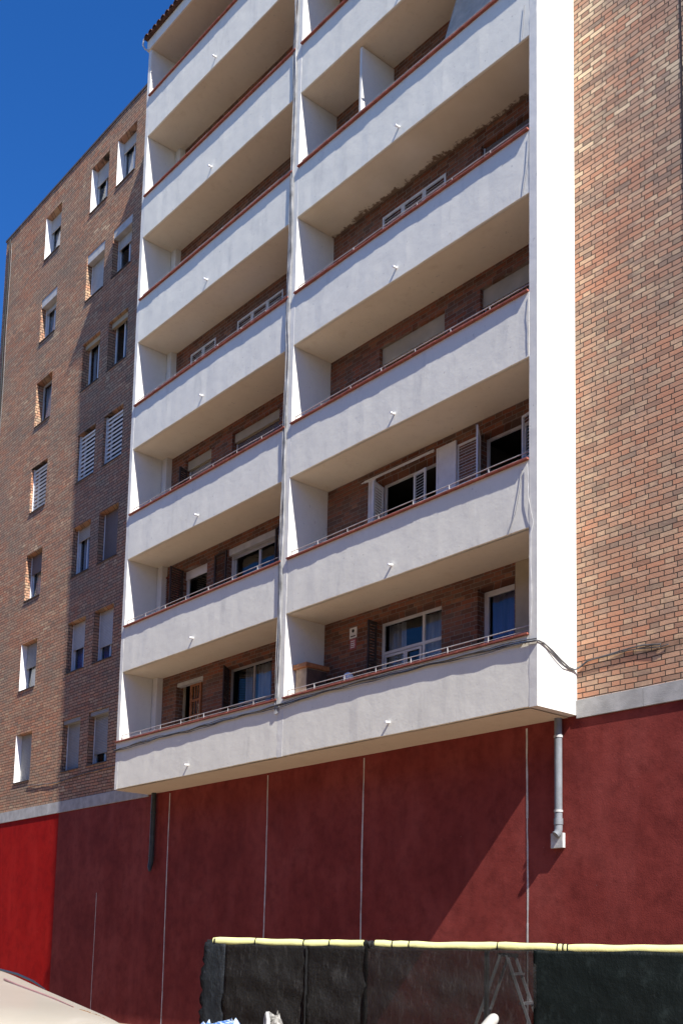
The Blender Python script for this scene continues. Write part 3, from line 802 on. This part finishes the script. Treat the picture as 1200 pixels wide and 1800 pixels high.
# ------------------------------------------------------------ things on the balconies
cb = thing('cabinet', 'small brown wooden cabinet at the left end of the lowest right balcony', 'cabinet', (6.78, -.45, .17))
q = MB(); q.box(6.62, 6.95, -.72, -.2, .17, 1.76); q.build('body', simple('beige_board', (.40, .30, .21), .6, .15, 8), cb)
q = MB(); q.box(6.57, 7.0, -.77, -.15, 1.762, 1.86); q.build('top', 'wood', cb, bevel=.01)
q = MB(); q.box(6.952, 6.965, -.71, -.21, .2, 1.74); q.build('door', 'darkframe', cb)
tb = thing('table', 'dark low table with a dark top next to the wooden cabinet', 'table', (7.5, -.4, .17))
q = MB(); q.box(7.05, 8.1, -.7, -.12, 1.28, 1.31); q.build('tabletop', 'darkframe', tb)
for xx in (7.1, 8.05):
    for yy in (-.66, -.16): q = MB(); q.box(xx-.02, xx+.02, yy-.02, yy+.02, .17, 1.279); q.build('leg', 'darkframe', tb)
q = MB(); 
for (z, r) in ((1.312, .07), (1.36, .10), (1.42, .11), (1.46, .09), (1.48, .04)): pass
q.tube([(7.98, -.5, 1.312), (7.98, -.5, 1.36), (7.98, -.5, 1.42), (7.98, -.5, 1.47), (7.98, -.5, 1.50)], [.07, .10, .105, .075, .03], 14)
tag(q.build('bowl', 'white'), 'small rounded white pot standing on the dark balcony table', 'pot')
sg = thing('alarm_sign', 'small white and red warning sign on the brick wall of the lowest right balcony', 'sign', (7.48, YB, 2.4))
q = MB(); q.box(7.38, 7.60, YB-.012, YB-.002, 2.40, 2.62); q.build('plate', 'white', sg, bevel=.002)
q = MB(); q.tube([(7.49, YB-.0125, 2.55), (7.49, YB-.018, 2.55)], .035, 12); q.box(7.42, 7.56, YB-.016, YB-.0125, 2.43, 2.45); q.build('emblem', 'black', sg)
rp = simple('faded_red_print', (.45, .14, .15), .6, .2, 8)
q = MB(); q.box(7.40, 7.58, YB-.012, YB-.002, 2.17, 2.38); q.build('lower_plate', rp, sg)
q = MB()
for z in (2.335, 2.29, 2.25, 2.21): q.box(7.42, 7.56-random.uniform(0, .03), YB-.015, YB-.0125, z-.010, z+.010)
q.build('print_lines', 'white', sg)
aw = thing('awning', 'beige fabric blind hung inside the topmost visible right balcony', 'awning', (11.3, -.5, 14.3))
q = MB(); q.grid(lambda u, v: (10.75+1.15*u, -.86+.72*(1-u)*0+.02*math.sin(v*14), 12.82+1.50*v-(0 if v < .5 else 0)), 10, 10)
q2 = MB(); q2.smooth = True
q2.grid(lambda u, v: (10.55+1.15*u+.25*v, -.80+.30*v+.015*math.sin(u*20), 12.75+1.55*v), 24, 10)
o = q2.build('fabric', simple('beige_canvas', (.50, .44, .36), .85, .12, 6), aw); o.modifiers.new('t', 'SOLIDIFY').thickness = .004
q = MB(); q.tube([(10.72, -.5, 14.32), (12.1, -.5, 14.32)], .025, 8); q.build('roller_tube', 'metal', aw)

# ------------------------------------------------------------ netted fence
FA = Vector((15.1426, -8.3595, -3.866)); FB = Vector((18.8126, -6.178, -3.873)); FD = FB-FA; FL = FD.length; fd = FD.normalized(); fnm = Vector((fd.y, -fd.x, 0)).normalized()
if fnm.dot(CAM-FA) < 0: fnm = -fnm
def FP(t, z, off=0.): return Vector((FA.x+FD.x*t, FA.y+FD.y*t, z))+fnm*off
fe = thing('fence', 'site fence of black netting with yellow foam padding on its top rail', 'fence', (FA.x, FA.y, GZ))
TE = 1.5
q = MB(); q.tube([FP(.0, -3.868), FP(TE, -3.868)], .018, 8); q.build('top_rail', 'black', fe)
for t in (.012, .62, 1.12, 1.49):
    q = MB(); q.tube([FP(t, GZ, -.03), FP(t, -3.89, -.03)], .022, 8); q.build('post', 'metal', fe)
    q = MB(); b_ = FP(t, GZ+.04, -.03); q.obox(b_, fd*.1, fnm*.3, Vector((0, 0, .04))); q.build('foot', 'stone', fe)
seams = [.014, .116, .228, .286, .362, .385, .424, .46, .644, .763, .774, .783, 1.03, 1.3, TE]
for i, (a, b) in enumerate(zip(seams, seams[1:])):
    if i == 4: continue      # the foam is missing here, black tape shows
    q = MB(); n = max(2, int((b-a)*FL/.06)); pts = []; rr = []
    for j_ in range(n+1):
        s_ = a+.0012+(b-a-.0024)*j_/n
        pts.append(FP(s_, -3.868+.004*math.sin(s_*21)+.0025*math.sin(s_*70), 0)); rr.append(.037*(1+.05*math.sin(s_*33)) if 0 < j_ < n else .034)
    q.tube(pts, rr, 16); q.build('foam_tube', 'yellow', fe)
q = MB()
for s_ in (.116, .228, .286, .424, .46, .644, .763, .774, .783, 1.03, 1.3):
    q = MB(); q.tube([FP(s_-.0009, -3.868), FP(s_+.0009, -3.868)], .039, 14); q.build('tie', 'black', fe)
q = MB(); q.tube([FP(.018+.004*i, -3.868) for i in range(2)], .039, 12)
q.build('tie', 'black', fe)
q = MB(); pts = [FP(.360+.0045*i, -3.872+.01*math.sin(i*1.9), .012*math.cos(i*2.3)) for i in range(7)]
q.tube(pts, [.02, .038, .030, .041, .032, .040, .022], 10); q.build('tape_wrap', 'black', fe)
def net(t0, t1, mat, fold, seed, edge=0., ztop=-3.882, rag=0):
    q = MB(); rnd = random.Random(seed); nu = max(6, int((t1-t0)*FL/.035)); nv = 46
    ph = [rnd.uniform(0, 6) for _ in range(8)]
    def P(u, v):
        t = t0+(t1-t0)*u; x = t*FL; z = ztop+(GZ+.03-ztop)*v
        o = fold*(.5*math.sin(x*2.3+ph[0]+v*1.5)+.35*math.sin(x*5.3+ph[1]+v*3.5)+.25*math.sin(x*11+v*9+ph[2])+.3*math.sin(v*16+x*1.7+ph[3])+.18*math.sin(v*37-x*4+ph[4])+.1*math.sin(x*23-v*31+ph[5]))*min(1, .15+v*5)
        dx = 0
        if rag and u == 0: dx = rnd.uniform(-1, 1)*rag-v*.05
        z += (.010*math.sin(x*6+ph[5])+.006*math.sin(x*17)) if v == 0 else 0
        return FP(t, z, .03+o)+fd*dx
    q.grid(P, nu, nv); q.smooth = True
    o = q.build('netting', mat, fe); o.modifiers.new('thickness', 'SOLIDIFY').thickness = .0015
    return o
net(.045, .239, 'netd', .035, 3)
net(.236, .372, 'netd', .035, 4)
net(.366, .722, 'net', .025, 5)
net(.716, TE, 'net2', .010, 6)
net(-.004, .047, 'net3', .02, 8, rag=.02)
q = MB(); q.tube([FP(.236, -3.90-.045*i, .045+.006*math.sin(i*2.1)) for i in range(38)], .008, 6); q.build('tie_cord', 'black', fe)

# ------------------------------------------------------------ ladder behind the netting
def ray(u, v, d): return CAM+(f_+r2*((u-579.5)/1958.69)-u2*((v-1435.5)/1958.69))*d
ld = thing('stepladder', 'aluminium stepladder standing open behind the black netting', 'ladder', (16.6, -5.75, GZ))
vdir = Vector((f_.x, f_.y, 0)).normalized(); rdir = Vector((vdir.y, -vdir.x, 0))
wdir = (vdir*.92+rdir*.39).normalized(); adir = (rdir*.92-vdir*.39).normalized()
top = Vector((16.62, -5.80, -3.93)); base_h = GZ+.012
hh = top.z-base_h
def foot(sgn, side, t): return Vector((top.x, top.y, top.z-hh*t))+adir*(sgn*(.03+.44*hh*t*.8))+wdir*(side*(.17+.06*t))
for side in (-1, 1):
    for nm, sgn in (('front_rail', 1), ('rear_leg', -1)):
        q = MB(); a = foot(sgn, side, 0); b = foot(sgn, side, 1); ax = (b-a)
        q.obox((a+b)/2, ax/2, adir*.012, wdir*.022); q.build(nm, 'alum', ld)
        q = MB(); q.obox(b, adir*.02, wdir*.026, Vector((0, 0, .012))); q.build('foot', 'black', ld)
for i in range(6):
    t = .10+.155*i
    q = MB(); a = foot(1, -1, t); b = foot(1, 1, t); q.obox((a+b)/2, (b-a)/2, adir*.035, Vector((0, 0, .012))); q.build('step', 'alum', ld)
for i in (.3, .75):
    q = MB(); a = foot(-1, -1, i); b = foot(-1, 1, i); q.obox((a+b)/2, (b-a)/2, adir*.01, Vector((0, 0, .012))); q.build('brace', 'alum', ld)
q = MB(); q.obox(top+Vector((0, 0, .0)), adir*.06, wdir*.19, Vector((0, 0, .018))); q.build('top_cap', 'black', ld)

# ------------------------------------------------------------ bulk bags and pole in front of the fence
def bag(name, label, c, w_, h, mat, seed, strips):
    rnd = random.Random(seed); t = thing(name, label, 'bag', (c.x, c.y, GZ), None)
    q = MB(); n = 28; rows = 14
    prev = None
    for j_ in range(rows+1):
        v = j_/rows; base_i = len(q.v)
        for i in range(n):
            a = 2*math.pi*i/n
            sq = 1/max(abs(math.cos(a)), abs(math.sin(a)))**.75
            r = w_*sq*(.86+.16*math.sin(v*2.8))*(1+.05*math.sin(a*5+v*7+seed)+.03*rnd.uniform(-1, 1))
            if v > .9: r *= 1-(v-.9)*4.5
            z = GZ+h*v+(0 if v < .8 else .035*math.sin(a*3+seed)+.03*math.sin(a*7))
            q.v.append((c.x+r*math.cos(a), c.y+r*math.sin(a), z))
        if prev is not None:
            for i in range(n): k_ = (i+1) % n; q.f.append((prev+i, prev+k_, base_i+k_, base_i+i))
        prev = base_i
    q.f.append(tuple(range(prev, prev+n))); q.smooth = True
    q.build('body', mat, t)
    for s_ in strips:
        q = MB(); a = s_
        p0 = c+Vector((math.cos(a)*w_*.8, math.sin(a)*w_*.8, 0)); p1 = c+Vector((math.cos(a+.6)*w_*.8, math.sin(a+.6)*w_*.8, 0))
        q.tube([Vector((p0.x, p0.y, GZ+h*.9)), Vector((p0.x, p0.y, GZ+h*1.0)), Vector(((p0.x+p1.x)/2, (p0.y+p1.y)/2, GZ+h*1.03)), Vector((p1.x, p1.y, GZ+h*1.0)), Vector((p1.x, p1.y, GZ+h*.9))], .016, 6)
        q.build('loop', 'white' if seed == 1 else 'lcable', t)
    return t
g = NG('blue_woven_plastic'); n = g.noise(4, 5); wv = g.noise(30, 2, .5, stretch=(1, 1, .15))
g.col(g.mix(g.ramp(wv, [(.48, 0.), (.56, 1.)]), (.06, .16, .42), (.42, .5, .62))); g.rough(.6); g.bump(n, .05)
blue = g.m
grey = simple('grey_woven_sack', (.30, .29, .26), .9, .5, 30, bump=.02, bs=25)
zt = lambda u, v, d: ray(u, v, d).z
c = ray(392, 1795, 8.4); bag('bulk_bag', 'blue and white woven bulk bag in front of the left end of the fence', c, .24, (c.z-GZ)-.035, blue, 1, ())
c = ray(483, 1792, 8.2); bag('sack', 'grey crumpled sack top poking up in front of the netting', c, .085, (c.z-GZ), grey, 2, (4.2,))
pl = thing('pole', 'off-white rounded pole end leaning in front of the netting near the ladder', 'pole', ray(700, 2300, 6.6))
a = ray(866, 1793, 7.0); b = ray(700, 1990, 6.6); dirv = (b-a).normalized(); b = a+dirv*((a.z-GZ-.03)/(-dirv.z))
pts = [a-dirv*.0+dirv*(.012*i) for i in (-1, 0, 1, 2, 3)]+[a+dirv*.2, b]
q = MB(); q.tube([a-dirv*.040, a-dirv*.034, a-dirv*.022, a-dirv*.005, a+dirv*.02, a+dirv*.2, b], [.008, .02, .030, .036, .038, .038, .038], 16)
q.build('shaft', simple('off_white_plastic', (.40, .385, .34), .4, .04, 5), pl)
q = MB(); q.tube([b-dirv*.06, b], .046, 14); q.build('end_cap', 'black', pl)
pl.location = b; pl['_o'] = list(b)
for ch in pl.children:
    for v_ in ch.data.vertices: v_.co += (Vector(ray(700, 2300, 6.6))-b)

# ------------------------------------------------------------ cream van in the foreground (only its roof is in view)
P1 = ray(0, 1700, 6.0); P2 = ray(258, 1800, 2.6)
P1 = Vector((18.19, -11.742, -4.08)); P2 = Vector((21.67, -12.912, -4.152))
ax = Vector((P2.x-P1.x, P2.y-P1.y, 0)).normalized(); pw = Vector((-ax.y, ax.x, 0))
if pw.dot(CAM-P1) < 0: pw = pw
# pw points to the far side or the near side? the body lies on the side away from the picture's right
side_ = 1 if (ray(0, 1800, 3)-P1).dot(pw) > 0 else -1
pw = pw*side_
vn = thing('parked_van', 'cream van parked in the foreground with only its roof showing', 'van', (P1+ax*1.7+pw*.88).to_tuple()[:2]+(GZ,))
Lr = (P2-P1).length
def VP(s, t, z): return Vector((P1.x, P1.y, 0))+ax*s+pw*t+Vector((0, 0, z))
# cross-section as function of s: roof height, half width inset
prof = [(-1.1, -4.95), (-1.05, -4.55), (-.95, -4.25), (-.6, -4.10), (0, -4.085), (.9, -4.09), (1.8, -4.115), (2.6, -4.13), (3.3, -4.145), (3.68, -4.152), (4.05, -4.24), (4.5, -4.50), (4.9, -4.70), (5.35, -4.78), (5.6, -4.95), (5.66, -5.25)]
W_ = 1.76
def sect(s, z):
    r = []
    for (t, dz) in ((-.10, None), (-.09, -.75), (-.03, -.42), (.0, -.03), (.035, -.004), (.10, .010), (.45, .035), (.88, .045), (1.31, .035), (1.66, .010), (1.725, -.004), (1.76, -.03), (1.79, -.42), (1.85, -.75), (1.86, None)):
        zz = GZ+.28 if dz is None else max(GZ+.32, z+dz); r.append(VP(s, t, zz))
    return r
q = MB(); prev = None
for s_, z_ in prof:
    n = len(q.v); rr = sect(s_, z_); q.v += [tuple(p) for p in rr]
    if prev is not None:
        for i in range(len(rr)-1): q.f.append((prev+i, prev+i+1, n+i+1, n+i))
    else: q.f.append(tuple(range(n, n+len(rr))))
    prev = n
q.f.append(tuple(range(prev, prev+15))[::-1]); q.smooth = True
g = NG('cream_car_paint'); nn = g.noise(2.2, 5, .6); n3 = g.noise(14, 4, .7)
g.col(g.mix(g.mth('MULTIPLY', g.ramp(n3, [(.55, 0.), (.75, 1.)]), .15), g.ramp(nn, [(.3, (.40, .36, .285)), (.7, (.44, .395, .315))]), (.36, .29, .21)))
g.rough(.38); g.b.inputs['Coat Weight'].default_value = .35; g.b.inputs['Coat Roughness'].default_value = .12
body = q.build('body', g.m, vn); sm = body.modifiers.new('s', 'SUBSURF'); sm.levels = sm.render_levels = 2
q = MB(); q.tube([VP(s_, .004, z_-.010) for s_, z_ in ((-.5, -4.10), (0, -4.085), (.9, -4.09), (1.5, -4.105), (1.9, -4.125))], [.006, .006, .006, .005, .002], 8); q.build('roof_rail', 'black', vn)  #
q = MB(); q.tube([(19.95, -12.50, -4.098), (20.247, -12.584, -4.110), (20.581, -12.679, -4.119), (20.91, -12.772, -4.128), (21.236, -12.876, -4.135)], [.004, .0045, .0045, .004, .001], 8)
q.build('painted_reflection_line', simple('reddish_painted_reflection', (.34, .17, .14), .5, .1, 8), vn)  # reflection of the red wall, painted as a reddish strip on the roof
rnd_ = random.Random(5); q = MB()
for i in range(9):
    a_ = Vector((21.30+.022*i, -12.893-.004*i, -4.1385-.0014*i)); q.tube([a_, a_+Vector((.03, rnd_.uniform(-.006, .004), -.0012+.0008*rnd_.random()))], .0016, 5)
q.build('painted_reflection_marks', simple('brown_painted_reflection', (.24, .16, .10), .9, .2, 9), vn)  # reflections of the fence in the paintwork, drawn as thin brown tubes
for t0, t1 in ((-.045, -.04), (1.80, 1.805)):
    q = MB(); q.quad(VP(.3, t0, -4.9), VP(3.4, t0, -4.9), VP(3.3, t0+(.03 if t0 < 0 else -.03), -4.35), VP(.4, t0+(.03 if t0 < 0 else -.03), -4.3)); o = q.build('side_window', 'darkframe', vn); o.modifiers.new('t', 'SOLIDIFY').thickness = .06
q = MB(); q.quad(VP(4.05, .2, -4.20), VP(4.05, 1.56, -4.20), VP(4.85, 1.66, -4.66), VP(4.85, .1, -4.66)); o = q.build('windscreen', 'darkframe', vn); o.modifiers.new('t', 'SOLIDIFY').thickness = .02
for s_ in (-.1, 4.6):
    for t in (-.02, 1.78):
        q = MB(); c = VP(s_, t, GZ+.33); q.tube([c-pw*.1, c+pw*.1], .32, 24); wh = q.build('wheel', 'black', vn)
        q = MB(); q.tube([c-pw*.112, c+pw*.112], .19, 18); q.build('rim', 'metal', wh)
for t in (.22, 1.54):
    q = MB(); c = VP(5.62, t, -5.0); q.tube([c-ax*.04, c+ax*.04], [.12, .10], 14); q.build('headlight', 'white', vn)

# tidy: drop the helper property
for o in bpy.data.objects:
    if '_o' in o: del o['_o']
